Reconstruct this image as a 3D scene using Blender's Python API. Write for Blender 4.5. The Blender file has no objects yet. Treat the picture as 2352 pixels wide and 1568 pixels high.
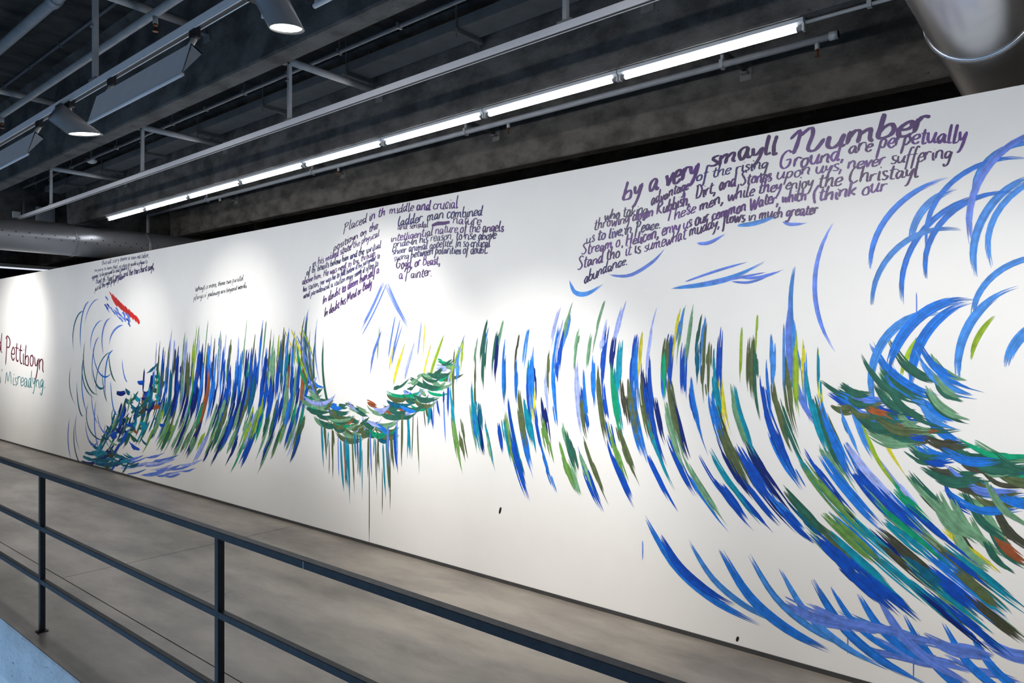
import bpy, bmesh, math, random
from mathutils import Vector, Matrix

# ------------------------------------------------------------------ camera
HC = 1.8                      # eye height above the gallery floor (m)
F = 1638.0                    # focal length in pixels of the 2352 px frame
A = math.atan2(1957.0, F)     # angle between view axis and the long wall
CA, SA = math.cos(A), math.sin(A)
VPX, HZ = -781.0, 789.0       # vanishing point of the wall direction, horizon row
sc = bpy.context.scene
col = sc.collection
cam_data = bpy.data.cameras.new('camera')
cam_data.sensor_width = 36.0
cam_data.lens = 36.0 * F / 2352.0
cam_data.shift_y = (HZ - 784.0) / 2352.0
cam_data.clip_start = 0.02
cam = bpy.data.objects.new('camera', cam_data)
col.objects.link(cam)
cam.location = (0, 0, HC)
cam.rotation_euler = (math.radians(90), 0, math.pi/2 - A)
sc.camera = cam

# ------------------------------------------------------------------ world, daylight, exposure
world = bpy.data.worlds.new('world'); sc.world = world
world.use_nodes = True
bg = world.node_tree.nodes['Background']
bg.inputs['Color'].default_value = (0.30, 0.58, 1.0, 1)
bg.inputs['Strength'].default_value = 0.9
for i, wx in enumerate((-13.5, -8.5, -3.5, 1.5)):          # daylight entering by the tall windows of the lower hall behind the camera
    ld = bpy.data.lights.new('window_daylight', 'AREA')
    ld.shape = 'RECTANGLE'; ld.size = 4.4; ld.size_y = 3.0
    ld.energy = 42; ld.color = (0.36, 0.65, 1.0)
    lo = bpy.data.objects.new('window_daylight', ld); col.objects.link(lo)
    lo.location = (wx, -2.45, -2.05); lo.rotation_euler = (math.radians(90), 0, 0)
vs = sc.view_settings
vs.view_transform = 'Standard'; vs.look = 'None'; vs.gamma = 1.0; vs.use_curve_mapping = False
vs.exposure = 0.0

# ------------------------------------------------------------------ helpers
rnd = random.Random(7)
def lin(c):
    return tuple(((v/255.0)/12.92 if v/255.0 <= 0.04045 else ((v/255.0+0.055)/1.055)**2.4) for v in c)
def tag(o, label=None, cat=None, group=None, kind=None):
    if label: o['label'] = label
    if cat: o['category'] = cat
    if group: o['group'] = group
    if kind: o['kind'] = kind
    return o
def empty(name, loc=(0, 0, 0), parent=None):
    o = bpy.data.objects.new(name, None); col.objects.link(o)
    o.location = loc; o.empty_display_size = 0.1
    if parent: o.parent = parent
    return o
class MB:
    def __init__(s): s.v = []; s.f = []
    def box(s, x0, x1, y0, y1, z0, z1):
        b = len(s.v)
        s.v += [(x0,y0,z0),(x1,y0,z0),(x1,y1,z0),(x0,y1,z0),(x0,y0,z1),(x1,y0,z1),(x1,y1,z1),(x0,y1,z1)]
        s.f += [tuple(b+i for i in q) for q in ((0,3,2,1),(4,5,6,7),(0,1,5,4),(1,2,6,5),(2,3,7,6),(3,0,4,7))]
        return s
    def prism_x(s, x0, x1, yz):                       # a section in (y, z) pushed along x
        b = len(s.v); n = len(yz)
        s.v += [(x0, y, z) for y, z in yz] + [(x1, y, z) for y, z in yz]
        s.f += [tuple(b+i for i in range(n))[::-1], tuple(b+n+i for i in range(n))]
        for i in range(n):
            j = (i+1) % n
            s.f.append((b+i, b+j, b+n+j, b+n+i))
        return s
    def tube(s, p0, p1, r0, r1=None, n=16, cap=True):
        r1 = r0 if r1 is None else r1
        p0, p1 = Vector(p0), Vector(p1); d = (p1-p0).normalized()
        u = d.orthogonal().normalized(); w = d.cross(u)
        b = len(s.v)
        for p, r in ((p0, r0), (p1, r1)):
            for i in range(n):
                a = 2*math.pi*i/n
                s.v.append(tuple(p + (u*math.cos(a)+w*math.sin(a))*r))
        for i in range(n):
            j = (i+1) % n
            s.f.append((b+i, b+j, b+n+j, b+n+i))
        if cap:
            s.f.append(tuple(b+i for i in range(n))[::-1]); s.f.append(tuple(b+n+i for i in range(n)))
        return s
    def lathe(s, prof, origin, axis, n=24):            # prof: (distance along the axis, radius)
        o, d = Vector(origin), Vector(axis).normalized()
        u = d.orthogonal().normalized(); w = d.cross(u)
        b = len(s.v)
        for t, r in prof:
            for i in range(n):
                a = 2*math.pi*i/n
                s.v.append(tuple(o + d*t + (u*math.cos(a)+w*math.sin(a))*r))
        for k in range(len(prof)-1):
            for i in range(n):
                j = (i+1) % n
                s.f.append((b+k*n+i, b+k*n+j, b+(k+1)*n+j, b+(k+1)*n+i))
        return s
    def build(s, name, mat, parent=None, smooth=False, bevel=0, offset=None):
        me = bpy.data.meshes.new(name)
        vv = s.v
        if offset is not None:
            vv = [(x-offset[0], y-offset[1], z-offset[2]) for x, y, z in vv]
        me.from_pydata(vv, [], s.f); me.update()
        bm = bmesh.new(); bm.from_mesh(me)
        bmesh.ops.recalc_face_normals(bm, faces=bm.faces)
        bm.to_mesh(me); bm.free()
        me.materials.append(mat)
        if smooth:
            for p in me.polygons: p.use_smooth = len(p.vertices) == 4
        o = bpy.data.objects.new(name, me); col.objects.link(o)
        if parent: o.parent = parent
        if bevel:
            m = o.modifiers.new('edge', 'BEVEL'); m.width = bevel; m.segments = 2; m.limit_method = 'ANGLE'
        return o
def copy_tree(o, parent=None):
    c = o.copy(); col.objects.link(c); c.parent = parent
    for ch in o.children: copy_tree(ch, c)
    return c
def px(u, v, D):                                       # photo pixel on a plane parallel to the wall at distance D
    dep = F*D/(CA*(u-VPX))
    return ((D*SA-dep)/CA, D, HC+(HZ-v)/F*dep)
def pxd(u, D): return F*D/(CA*(u-VPX))

# ------------------------------------------------------------------ materials
def mat(name, rgb, rough=0.5, metal=0.0, spec=0.5):
    m = bpy.data.materials.new(name); m.use_nodes = True
    b = m.node_tree.nodes['Principled BSDF']
    b.inputs['Base Color'].default_value = (*rgb, 1); b.inputs['Roughness'].default_value = rough
    b.inputs['Metallic'].default_value = metal; b.inputs['Specular IOR Level'].default_value = spec
    return m
def noisy(name, c0, c1, scale=3.0, rough=(0.5, 0.7), bump=0.1, bscale=40.0, stretch=(1,1,1), metal=0.0, detail=8, spots=None, spec=0.5, lo=0.38, hi=0.64):
    m = mat(name, c0, rough[0], metal, spec); nt = m.node_tree; N = nt.nodes; L = nt.links
    b = N['Principled BSDF']
    tc = N.new('ShaderNodeTexCoord'); mp = N.new('ShaderNodeMapping'); mp.inputs['Scale'].default_value = stretch
    L.new(tc.outputs['Object'], mp.inputs['Vector'])
    n1 = N.new('ShaderNodeTexNoise'); n1.inputs['Scale'].default_value = scale; n1.inputs['Detail'].default_value = detail; n1.inputs['Roughness'].default_value = 0.62
    L.new(mp.outputs[0], n1.inputs['Vector'])
    r1 = N.new('ShaderNodeMapRange'); r1.inputs[1].default_value = lo; r1.inputs[2].default_value = hi
    L.new(n1.outputs[0], r1.inputs[0])
    mx = N.new('ShaderNodeMix'); mx.data_type = 'RGBA'
    mx.inputs[6].default_value = (*c0, 1); mx.inputs[7].default_value = (*c1, 1)
    L.new(r1.outputs[0], mx.inputs[0])
    out = mx.outputs[2]
    if spots:                                          # scattered small pits or stains
        sscale, thr, sc_col = spots
        n3 = N.new('ShaderNodeTexNoise'); n3.inputs['Scale'].default_value = sscale; n3.inputs['Detail'].default_value = 3
        L.new(tc.outputs['Object'], n3.inputs['Vector'])
        r3 = N.new('ShaderNodeMapRange'); r3.inputs[1].default_value = thr; r3.inputs[2].default_value = thr+0.05
        L.new(n3.outputs[0], r3.inputs[0])
        m3 = N.new('ShaderNodeMix'); m3.data_type = 'RGBA'; m3.inputs[7].default_value = (*sc_col, 1)
        L.new(r3.outputs[0], m3.inputs[0]); L.new(out, m3.inputs[6]); out = m3.outputs[2]
    L.new(out, b.inputs['Base Color'])
    rr = N.new('ShaderNodeMapRange'); rr.inputs[3].default_value = rough[0]; rr.inputs[4].default_value = rough[1]
    L.new(n1.outputs[0], rr.inputs[0]); L.new(rr.outputs[0], b.inputs['Roughness'])
    if bump:
        n2 = N.new('ShaderNodeTexNoise'); n2.inputs['Scale'].default_value = bscale; n2.inputs['Detail'].default_value = 5
        L.new(tc.outputs['Object'], n2.inputs['Vector'])
        bp = N.new('ShaderNodeBump'); bp.inputs['Strength'].default_value = bump; bp.inputs['Distance'].default_value = 0.01
        L.new(n2.outputs[0], bp.inputs['Height']); L.new(bp.outputs[0], b.inputs['Normal'])
    return m
def emit(name, rgb, strength):
    m = mat(name, rgb, 0.4); b = m.node_tree.nodes['Principled BSDF']
    b.inputs['Emission Color'].default_value = (*rgb, 1); b.inputs['Emission Strength'].default_value = strength
    return m
M = {}
M['wall'] = noisy('white_wall_paint', (0.80, 0.80, 0.79), (0.77, 0.77, 0.76), 1.5, (0.55, 0.62), 0.02, 300)
M['wall_back'] = noisy('cream_plaster', (0.74, 0.68, 0.60), (0.68, 0.62, 0.55), 2.0, (0.7, 0.8), 0.05, 60)
M['wall_rear'] = noisy('pale_plaster', (0.78, 0.77, 0.78), (0.73, 0.72, 0.73), 2.0, (0.7, 0.8), 0.05, 60)
M['wall_side'] = noisy('grey_plaster', (0.30, 0.30, 0.30), (0.25, 0.25, 0.25), 2.0, (0.7, 0.8), 0.05, 60)
M['floor'] = noisy('polished_concrete', (0.29, 0.262, 0.228), (0.155, 0.141, 0.126), 1.7, (0.26, 0.44), 0.025, 35, stretch=(0.6, 1.5, 1), detail=10, spots=(1.7, 0.735, (0.09, 0.08, 0.07)), spec=0.45)
M['joint'] = noisy('joint_filler', (0.085, 0.078, 0.07), (0.06, 0.055, 0.05), 8, (0.8, 0.9), 0.1)
M['ledge'] = noisy('rough_cast_concrete', (0.72, 0.73, 0.74), (0.60, 0.61, 0.62), 4, (0.75, 0.9), 1.0, 28, spots=(42, 0.66, (0.22, 0.23, 0.24)))
M['landing'] = noisy('pale_landing_concrete', (0.82, 0.82, 0.82), (0.77, 0.77, 0.77), 3, (0.6, 0.75), 0.1)
M['rib'] = noisy('cast_concrete', (0.125, 0.119, 0.111), (0.050, 0.048, 0.046), 4.2, (0.7, 0.9), 0.5, 60, stretch=(0.8, 1, 1.3), detail=14, spots=(30, 0.70, (0.025, 0.024, 0.023)), spec=0.25)
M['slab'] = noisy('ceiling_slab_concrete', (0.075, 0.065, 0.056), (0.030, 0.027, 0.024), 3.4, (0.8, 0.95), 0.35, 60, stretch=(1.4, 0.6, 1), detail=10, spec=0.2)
M['rail'] = noisy('blackened_steel', (0.010, 0.012, 0.016), (0.006, 0.007, 0.010), 30, (0.42, 0.52), 0.10, 220, spec=0.28)
M['weld'] = mat('ground_weld_steel', (0.35, 0.37, 0.40), 0.4, 0.6)
M['alu'] = noisy('grey_powder_coat', (0.74, 0.73, 0.75), (0.70, 0.69, 0.71), 12, (0.42, 0.5), 0.0)
M['lamp_grey'] = noisy('lamp_housing_grey', (0.16, 0.165, 0.175), (0.14, 0.145, 0.155), 12, (0.35, 0.42), 0.0)
M['dark'] = noisy('black_plastic', (0.018, 0.018, 0.02), (0.012, 0.012, 0.014), 20, (0.4, 0.5), 0.0)
M['pipe'] = noisy('grey_painted_pipe', (0.40, 0.41, 0.42), (0.34, 0.35, 0.36), 9, (0.38, 0.48), 0.0)
M['darkpipe'] = noisy('dull_conduit', (0.16, 0.16, 0.165), (0.12, 0.12, 0.125), 9, (0.4, 0.5), 0.0)
M['tray'] = noisy('galvanised_tray', (0.20, 0.205, 0.21), (0.16, 0.165, 0.17), 6, (0.45, 0.55), 0.0, metal=0.3)
M['brass'] = noisy('copper_sprinkler', (0.30, 0.12, 0.05), (0.20, 0.08, 0.035), 30, (0.35, 0.45), 0.0, metal=0.8)
M['bracket'] = noisy('bracket_steel', (0.22, 0.22, 0.215), (0.17, 0.17, 0.165), 20, (0.45, 0.55), 0.0, metal=0.3)
M['duct'] = noisy('galvanised_duct', (0.60, 0.61, 0.63), (0.52, 0.53, 0.55), 2.5, (0.22, 0.30), 0.0, 8, metal=1.0, detail=4)
M['duct_dull'] = noisy('grey_duct_paint', (0.26, 0.265, 0.28), (0.23, 0.235, 0.25), 2.5, (0.30, 0.38), 0.0, metal=0.55)
M['fixture'] = noisy('white_enamel', (0.62, 0.64, 0.66), (0.58, 0.60, 0.62), 10, (0.35, 0.4), 0.0)
M['plastic_white'] = noisy('white_plastic', (0.62, 0.62, 0.60), (0.58, 0.58, 0.56), 10, (0.4, 0.5), 0.0)
M['base'] = noisy('dark_metal_skirting', (0.05, 0.051, 0.054), (0.04, 0.041, 0.043), 10, (0.4, 0.5), 0.0)
M['tube'] = emit('lit_fluorescent_tube', (0.93, 0.95, 1.0), 34.0)
M['lens'] = emit('lit_spot_lens', (1.0, 0.93, 0.80), 14.0)
M['wash'] = emit('washer_diffuser', (1.0, 0.96, 0.90), 0.8)
M['clear'] = mat('clear_acrylic', (0.40, 0.41, 0.43), 0.15)
def paint_mat():
    m = mat('mural_paint', (0.1, 0.1, 0.4), 0.42); nt = m.node_tree; N = nt.nodes; L = nt.links
    at = N.new('ShaderNodeAttribute'); at.attribute_name = 'pigment'
    tc = N.new('ShaderNodeTexCoord'); n = N.new('ShaderNodeTexNoise'); n.inputs['Scale'].default_value = 26; n.inputs['Detail'].default_value = 6
    L.new(tc.outputs['Object'], n.inputs['Vector'])
    r = N.new('ShaderNodeMapRange'); r.inputs[1].default_value = 0.3; r.inputs[2].default_value = 0.75; r.inputs[3].default_value = 0.78; r.inputs[4].default_value = 1.3
    L.new(n.outputs[0], r.inputs[0])
    h = N.new('ShaderNodeHueSaturation'); L.new(at.outputs['Color'], h.inputs['Color']); L.new(r.outputs[0], h.inputs['Value'])
    L.new(h.outputs[0], N['Principled BSDF'].inputs['Base Color'])
    return m
M['paint'] = paint_mat()

# ------------------------------------------------------------------ key distances (y) from the photograph
DW = 4.073            # mural wall
ZW = 3.006            # its top
DR = 1.535            # railing
DE = 1.438            # slab edge
ZB = 3.70             # underside of the concrete ribs
ZS = 4.50             # underside of the slab
RIBS = [0.935, 2.58, 4.224, 5.875, 7.52, 9.16]
RW = 0.155
X0, X1 = -27.0, 5.0

# ------------------------------------------------------------------ setting
floor = MB().box(X0, X1, DE, 9.5, -0.36, -0.006).build('floor', M['joint']); tag(floor, kind='structure')
g = 0.004
xs = [X0, -18.75, -12.45, -6.17, 0.1, X1]
for i in range(5):
    MB().box(xs[i]+g, xs[i+1]-g, 1.983+g, 9.5, -0.006, 0.0).build('floor_slab', M['floor'], floor)
for i, (a, b) in enumerate(((X0, -16.0), (-16.0, -8.9), (-8.9, -0.9), (-0.9, X1))):
    MB().box(a+g/2, b-g/2, DE, 1.983-g, -0.006, 0.0).build('floor_slab', M['floor'], floor)
# broken cast edge of the slab, facing the windows
mb = MB(); n = 260; r2 = random.Random(3)
rows = [(0.0, 0.0), (-0.012, -0.006), (-0.09, -0.012), (-0.2, -0.012), (-0.3, -0.012), (-0.36, -0.004)]
for j, (z, dy) in enumerate(rows):
    for i in range(n+1):
        x = X0 + (X1-X0)*i/n
        jit = r2.uniform(-0.006, 0.006)
        mb.v.append((x, DE-0.001+dy+(jit*0.5 if j else 0)-0.002, z-0.0005+(min(0, jit)*0.8 if j == 1 else 0)))
for j in range(len(rows)-1):
    for i in range(n):
        k = j*(n+1)+i
        mb.f.append((k, k+1, k+n+2, k+n+1))
mb.build('slab_edge', M['ledge'], floor)
low = MB().box(X0, X1, -2.5, 1.6, -4.2, -4.0).build('floor_lower', M['landing']); tag(low, kind='structure')
low = MB().box(X0, X1, DE-0.006, 1.6, -4.0, -0.362).build('wall_lower', M['landing']); tag(low, kind='structure')

wall = MB().box(X0, X1, DW, DW+0.13, 0.0, ZW).build('wall_front', M['wall'], bevel=0.002); tag(wall, kind='structure')
bb = MB().box(X0, X1, DW-0.006, DW, 0.0, 0.026).build('baseboard_front', M['base']); tag(bb, kind='structure')
w = MB().box(X0, X1, 9.5, 9.7, -0.36, ZS).build('wall_back', M['wall_back']); tag(w, kind='structure')
w = MB().box(X0-0.2, X0, -2.5, 9.7, -4.2, ZS).build('wall_left', M['wall_side']); tag(w, kind='structure')
w = MB().box(X1, X1+0.2, -2.5, 9.7, -4.2, ZS).build('wall_right', M['wall_side']); tag(w, kind='structure')
mb = MB().box(X0, X1, -2.7, -2.5, -4.2, -3.6).box(X0, X1, -2.7, -2.5, -0.5, ZS)
for x in (-11.05, -6.05, -1.05):
    mb.box(x, x+0.1, -2.7, -2.5, -3.6, -0.5)
mb.box(X0, -15.95, -2.7, -2.5, -3.6, -0.5).box(3.90, X1, -2.7, -2.5, -3.6, -0.5)
w = mb.build('wall_rear', M['wall_rear']); tag(w, kind='structure')
for i, x in enumerate((-15.95, -10.95, -5.95, -0.95)):
    mb = MB()
    for zz in (-3.6, -2.07, -0.55): mb.box(x, x+4.85, -2.62, -2.56, zz, zz+0.05)
    for xx in (x, x+1.6, x+3.2, x+4.80): mb.box(xx, xx+0.05, -2.62, -2.56, -3.6, -0.5)
    tag(mb.build('window_%d' % (i+1), M['dark']), kind='structure')

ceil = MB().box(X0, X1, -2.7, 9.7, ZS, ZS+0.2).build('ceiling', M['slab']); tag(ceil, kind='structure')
for k, d in enumerate(RIBS):
    for (a, b) in ((-12.9, X1), (X0, -14.0)):
        MB().prism_x(a, b, [(d, ZB+0.012), (d+0.012, ZB), (d+RW-0.012, ZB), (d+RW, ZB+0.012), (d+RW+0.03, ZS-0.08), (d+RW+0.12, ZS), (d-0.12, ZS), (d-0.03, ZS-0.08)]).build('concrete_rib', M['rib'], ceil)
MB().box(-13.9, -13.3, -2.5, 9.5, 3.62, ZS).build('cross_girder', M['rib'], ceil)
MB().box(-20.4, -19.9, -2.5, 9.5, 3.72, ZS).build('cross_girder', M['rib'], ceil)

# ------------------------------------------------------------------ railing
rail = empty('railing', (-3, DR, 0)); tag(rail, 'black square steel railing with three horizontal bars on the slab edge', 'railing')
def rp(mb, name, m, parent=rail, bevel=0.002):
    return mb.build(name, m, parent, bevel=bevel, offset=(-3, DR, 0))
h = 0.015
rp(MB().box(X0+0.5, 4.6, DR-h-0.003, DR+h+0.003, 0.972, 1.003), 'top_rail', M['rail'])
for z in (0.648, 0.317): rp(MB().box(X0+0.5, 4.6, DR-h+0.001, DR+h-0.001, z-h, z+h), 'cross_rail', M['rail'])
wx = px(698, 1300, DR-h)[0]
rp(MB().box(wx-0.0015, wx+0.0015, DR-h-0.0036, DR-h-0.002, 0.973, 1.0), 'weld_seam', M['weld'], bevel=0)
for k in range(-9, 4):
    x = -2.915 + 2.206*k
    if x > 4.6: continue
    p = rp(MB().box(x-h, x+h, DR-h, DR+h, 0.004, 0.972), 'post', M['rail'])
    MB().box(x-0.03, x+0.03, DR-0.028, DR+0.028, 0.0, 0.006).build('base_plate', M['rail'], p, bevel=0.001, offset=(-3, DR, 0))

# ------------------------------------------------------------------ fluorescent row under the second rib
DT = 4.30; STEP = 1.2625; XT = -11.46
names = ['farthest from the camera, beside the big duct', 'second from the far end of the row', 'third from the far end of the row',
         'fourth from the far end of the row', 'fifth from the far end of the row', 'sixth from the far end of the row',
         'seventh from the far end of the row', 'nearest to the camera, largest in view']
def tube_light():
    t = empty('fluorescent_light')
    a, b = 0.004, STEP-0.004
    MB().prism_x(a, b, [(-0.036, 0.045), (-0.036, 0.022), (-0.018, 0.012), (0.018, 0.012), (0.036, 0.022), (0.036, 0.045)]).build('batten', M['fixture'], t)
    MB().tube((a+0.045, 0, -0.006), (b-0.045, 0, -0.006), 0.016, n=16).build('tube', M['tube'], t, smooth=True)
    for x, s in ((a, 1), (b, -1)):
        hh = MB().box(min(x, x+s*0.014), max(x, x+s*0.014), -0.016, 0.016, -0.026, 0.020).build('lamp_holder', M['plastic_white'], t, bevel=0.002)
        MB().tube((x+s*0.014, 0, -0.006), (x+s*0.046, 0, -0.006), 0.0168, n=14).build('end_cap', M['bracket'], hh)
    return t
t0 = tube_light()
for i in range(8):
    o = t0 if i == 0 else copy_tree(t0)
    o.location = (XT+STEP*i, DT, ZB-0.044)
    tag(o, 'lit white fluorescent tube batten, '+names[i], 'light', 'fluorescent row under the concrete rib')
t = MB().tube((XT+8*STEP, DT, 3.678), (4.8, DT, 3.678), 0.011, n=10).build('conduit', M['pipe'], smooth=True)
tag(t, 'thin pale conduit running on from the nearest fluorescent batten', 'conduit')
MB().box(px(1997, 5, DT)[0]-0.012, px(1997, 5, DT)[0]+0.012, DT-0.016, DT+0.016, 3.66, ZB).build('clip', M['pipe'], t)

# ------------------------------------------------------------------ hung lighting tracks
def bracket(mb, x, yface, z, s=1):                     # steel shoe bolted to a rib face; s = +1 when the face is on the far side
    mb.box(x-0.05, x+0.05, yface-0.008*s if s > 0 else yface, yface if s > 0 else yface+0.008, z-0.09, z+0.06)
    mb.box(x-0.03, x+0.03, yface-0.07 if s > 0 else yface, yface if s > 0 else yface+0.07, z-0.045, z-0.033)
    return mb
def track(D, z, xa, xb, label, armx, face, hang, arm_y0):
    t = empty('lighting_track', (xa, D, z)); tag(t, label, 'track')
    def b(mb, n, m, p=t, **k): return mb.build(n, m, p, offset=(xa, D, z), **k)
    b(MB().box(xa, xb, D-0.018, D+0.018, z, z+0.034), 'track_body', M['alu'], bevel=0.002)
    b(MB().box(xa, xb, D-0.012, D+0.012, z-0.008, z+0.001), 'conductor_slot', M['dark'])
    for s in (-1, 1): b(MB().box(xa, xb, D+s*0.015-0.003, D+s*0.015+0.003, z-0.010, z), 'lower_lip', M['alu'])
    za = 4.09
    for x in armx:
        a = b(MB().tube((x, arm_y0, za), (x, face-0.05, za), 0.030, n=16), 'support_arm', M['pipe'], smooth=True)
        b(bracket(MB(), x, face, za), 'wall_shoe', M['bracket'], a)
        b(MB().box(x-0.03, x+0.03, arm_y0-0.02, arm_y0+0.01, za-0.034, za+0.038), 'arm_clamp', M['dark'], a)
    for x, zt in hang:
        r = b(MB().box(x-0.014, x+0.014, D-0.014, D+0.014, z+0.034, zt), 'hanger_post', M['pipe'])
        b(MB().tube((x-0.03, D-0.016, z+0.36), (x+0.01, D-0.016, z+0.36), 0.006, n=8).box(x-0.05, x+0.05, D-0.02, D+0.02, z+0.034, z+0.046), 'hanger_bolt', M['bracket'], r)
    return t
D2 = 3.28; Z2 = 3.575; AX = (-10.6, -7.85, -5.1, -2.35, 0.4)
track(D2, Z2, px(45, 485, D2)[0], 4.7, 'long empty grey lighting track beside the fluorescent row', AX, RIBS[2]-0.012, [(x, 4.06) for x in AX], D2-0.03)
D1 = 1.65; Z1 = 3.315; HX = px(219, 100, D1)[0]
track(D1, Z1, -11.45, -0.78, 'grey lighting track carrying spotlights and wall washers', (-10.35, -7.70, -5.05, -2.4), RIBS[1]-0.012, [(HX-5.2, ZS), (HX-2.6, ZS), (HX, ZS), (HX+2.6, ZS)], RIBS[0]+RW+0.06)
track(D1, Z1, 0.0, 4.6, 'lighting track beyond the shiny duct, right of the camera', (0.3, 3.0), RIBS[1]-0.012, [(0.8, ZS), (3.6, ZS)], RIBS[0]+RW+0.06)

track(D1, Z1, -18.6, -12.3, 'lighting track beyond the far duct, left of the frame', (-14.6, -17.2), RIBS[1]-0.012, [(-14.9, ZS), (-17.6, ZS)], RIBS[0]+RW+0.06)

# spotlights on the near track
def aim_mat(d):
    return Vector(d).to_track_quat('Z', 'Y').to_matrix().to_4x4()
def spotlight(x, target, watt, label, cone=48, down=0.13, blend=0.9):
    t = empty('spotlight', (x, D1, Z1)); tag(t, label, 'spotlight', 'spotlights on the near lighting track')
    MB().box(-0.10, 0.05, -0.02, 0.02, -0.035, -0.004).build('track_adapter', M['dark'], t, bevel=0.003)
    MB().box(-0.15, -0.065, -0.035, 0.035, -0.05, 0.0).build('transformer_box', M['dark'], t, bevel=0.003)
    MB().tube((0, 0, -0.034), (0, 0, -down), 0.012, n=12).build('stem', M['alu'], t, smooth=True)
    piv = Vector((0, 0, -down-0.01))
    d = (Vector(target)-Vector((x, D1, Z1))-piv).normalized()
    R = 0.066
    # head: a can with a slanted mouth
    u = Vector((1, 0, 0)); u = (u - d*u.dot(d)).normalized(); w = d.cross(u)
    mb = MB(); n = 32
    o0 = piv - d*0.10
    nm = Vector((d.x*0.15, d.y*0.12, -0.97)).normalized()          # the mouth is cut nearly level
    rings = [(0.0, R*0.86, 0), (0.012, R, 0), (0.03, R, 0), (0.205, R, 1), (0.206, R*0.93, 1), (0.192, R*0.92, 1)]
    for (tt, r, sl) in rings:
        for i in range(n):
            a = 2*math.pi*i/n
            of = (u*math.cos(a)+w*math.sin(a))*r
            ext = -(of.dot(nm))/d.dot(nm)*0.9 if sl else 0
            mb.v.append(tuple(o0 + of + d*(tt+ext)))
    for k in range(len(rings)-1):
        for i in range(n):
            j = (i+1) % n
            mb.f.append((k*n+i, k*n+j, (k+1)*n+j, (k+1)*n+i))
    mb.f.append(tuple(range(n)))
    hd = mb.build('lamp_head', M['lamp_grey'], t, smooth=True)
    lz = o0 + d*0.205
    ml = MB()
    for i in range(n):
        a = 2*math.pi*i/n
        of = (u*math.cos(a)+w*math.sin(a))*R*0.915
        ml.v.append(tuple(o0 + of + d*(0.196-(of.dot(nm))/d.dot(nm)*0.9)))
    ml.f.append(tuple(range(n)))
    ml.build('lens', M['lens'], hd)
    MB().box(-0.078, -0.066, -0.014, 0.014, -down-0.05, -down+0.03).build('yoke', M['alu'], t, bevel=0.002)
    ld = bpy.data.lights.new('spot_beam', 'SPOT'); ld.energy = watt; ld.color = (1.0, 0.945, 0.87)
    ld.spot_size = math.radians(cone); ld.spot_blend = blend; ld.shadow_soft_size = 0.05
    lo = bpy.data.objects.new('spot_beam', ld); col.objects.link(lo); lo.parent = t
    lo.location = lz + d*0.09; lo.rotation_euler = d.to_track_quat('-Z', 'Y').to_euler()
    return t
spotlight(-5.00, (-4.95, DW, 1.70), 270, 'lit grey spotlight between two wall washers on the near track', 58, 0.118, 1.0)
spotlight(-2.68, (-3.30, DW, 0.72), 330, 'lit grey spotlight at the top edge, cut off by the frame', 60, 0.085, 1.0)
spotlight(-7.20, (-7.30, DW, 1.85), 150, 'spotlight on the near track left of the frame, first beyond its edge', 56, 0.12, 1.0)
spotlight(-9.60, (-9.8, DW, 1.65), 110, 'spotlight on the near track left of the frame, second beyond its edge', 56, 0.12, 1.0)
spotlight(-14.2, (-14.6, DW, 1.95), 330, 'spotlight on the track beyond the far duct', 78, 0.12, 1.0)
spotlight(0.16, (-0.9, DW, 1.0), 120, 'spotlight on the short track right of the shiny duct', 70, 0.12, 1.0)
spotlight(1.9, (0.6, DW, 1.2), 110, 'spotlight on the short track, farther from the shiny duct', 70, 0.12, 1.0)

# wedge-shaped wall washers
def washer(x0, x1, label):
    t = empty('wall_washer', ((x0+x1)/2, D1, Z1)); tag(t, label, 'wall washer', 'wall washers on the near lighting track')
    off = ((x0+x1)/2, D1, Z1)
    T, B, R = (1.612, 3.222), (1.566, 3.062), (1.668, 3.190)
    mb = MB()
    a, b = x0, x1
    # folded sheet: large back panel and short top panel, open towards the wall
    th = 0.006
    mb.prism_x(a, b, [T, B, (B[0]+th, B[1]+0.002), (T[0]+th, T[1]-0.006)])
    bd = mb.build('back_panel', M['alu'], t, bevel=0.0015, offset=off)
    MB().tube((a, B[0]+0.006, B[1]), (b, B[0]+0.006, B[1]), 0.009, n=10).build('bottom_bead', M['alu'], bd, smooth=True, offset=off)
    MB().prism_x(a, b, [T, R, (R[0]-0.004, R[1]-0.006), (T[0]+0.004, T[1]-0.008)]).build('top_panel', M['alu'], t, offset=off)
    for xe in (a, b-0.004):
        MB().prism_x(xe, xe+0.004, [T, B, R]).build('end_plate', M['clear'], t, offset=off)
    MB().tube((a+0.06, 1.622, 3.165), (b-0.06, 1.622, 3.165), 0.008, n=10).build('lamp_tube', M['wash'], t, offset=off)
    for x in (x0+0.12, x1-0.04):
        s = MB().tube((x, D1, Z1-0.05), (x-0.002, 1.625, 3.215), 0.013, n=12).build('mount_stem', M['plastic_white'], t, smooth=True, offset=off)
        MB().box(x-0.03, x+0.03, D1-0.016, D1+0.016, Z1-0.05, Z1-0.004).build('track_adapter', M['dark'], s, bevel=0.003, offset=off)
    ld = bpy.data.lights.new('washer_light', 'AREA'); ld.shape = 'RECTANGLE'; ld.size = (x1-x0)-0.1; ld.size_y = 0.05
    ld.energy = 20; ld.color = (1.0, 0.955, 0.90); ld.spread = math.radians(130)
    lo = bpy.data.objects.new('washer_light', ld); col.objects.link(lo); lo.parent = t
    lo.location = Vector((off[0], 1.640, 3.118))-Vector(off)
    lo.rotation_euler = Vector((0, 0.80, -0.60)).to_track_quat('-Z', 'Y').to_euler()
    return t
washer(-4.47, -3.33, 'grey wedge wall washer seen whole, right of the small spotlight')
washer(-6.66, -5.52, 'grey wedge wall washer cut by the left edge of the photo')
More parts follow.
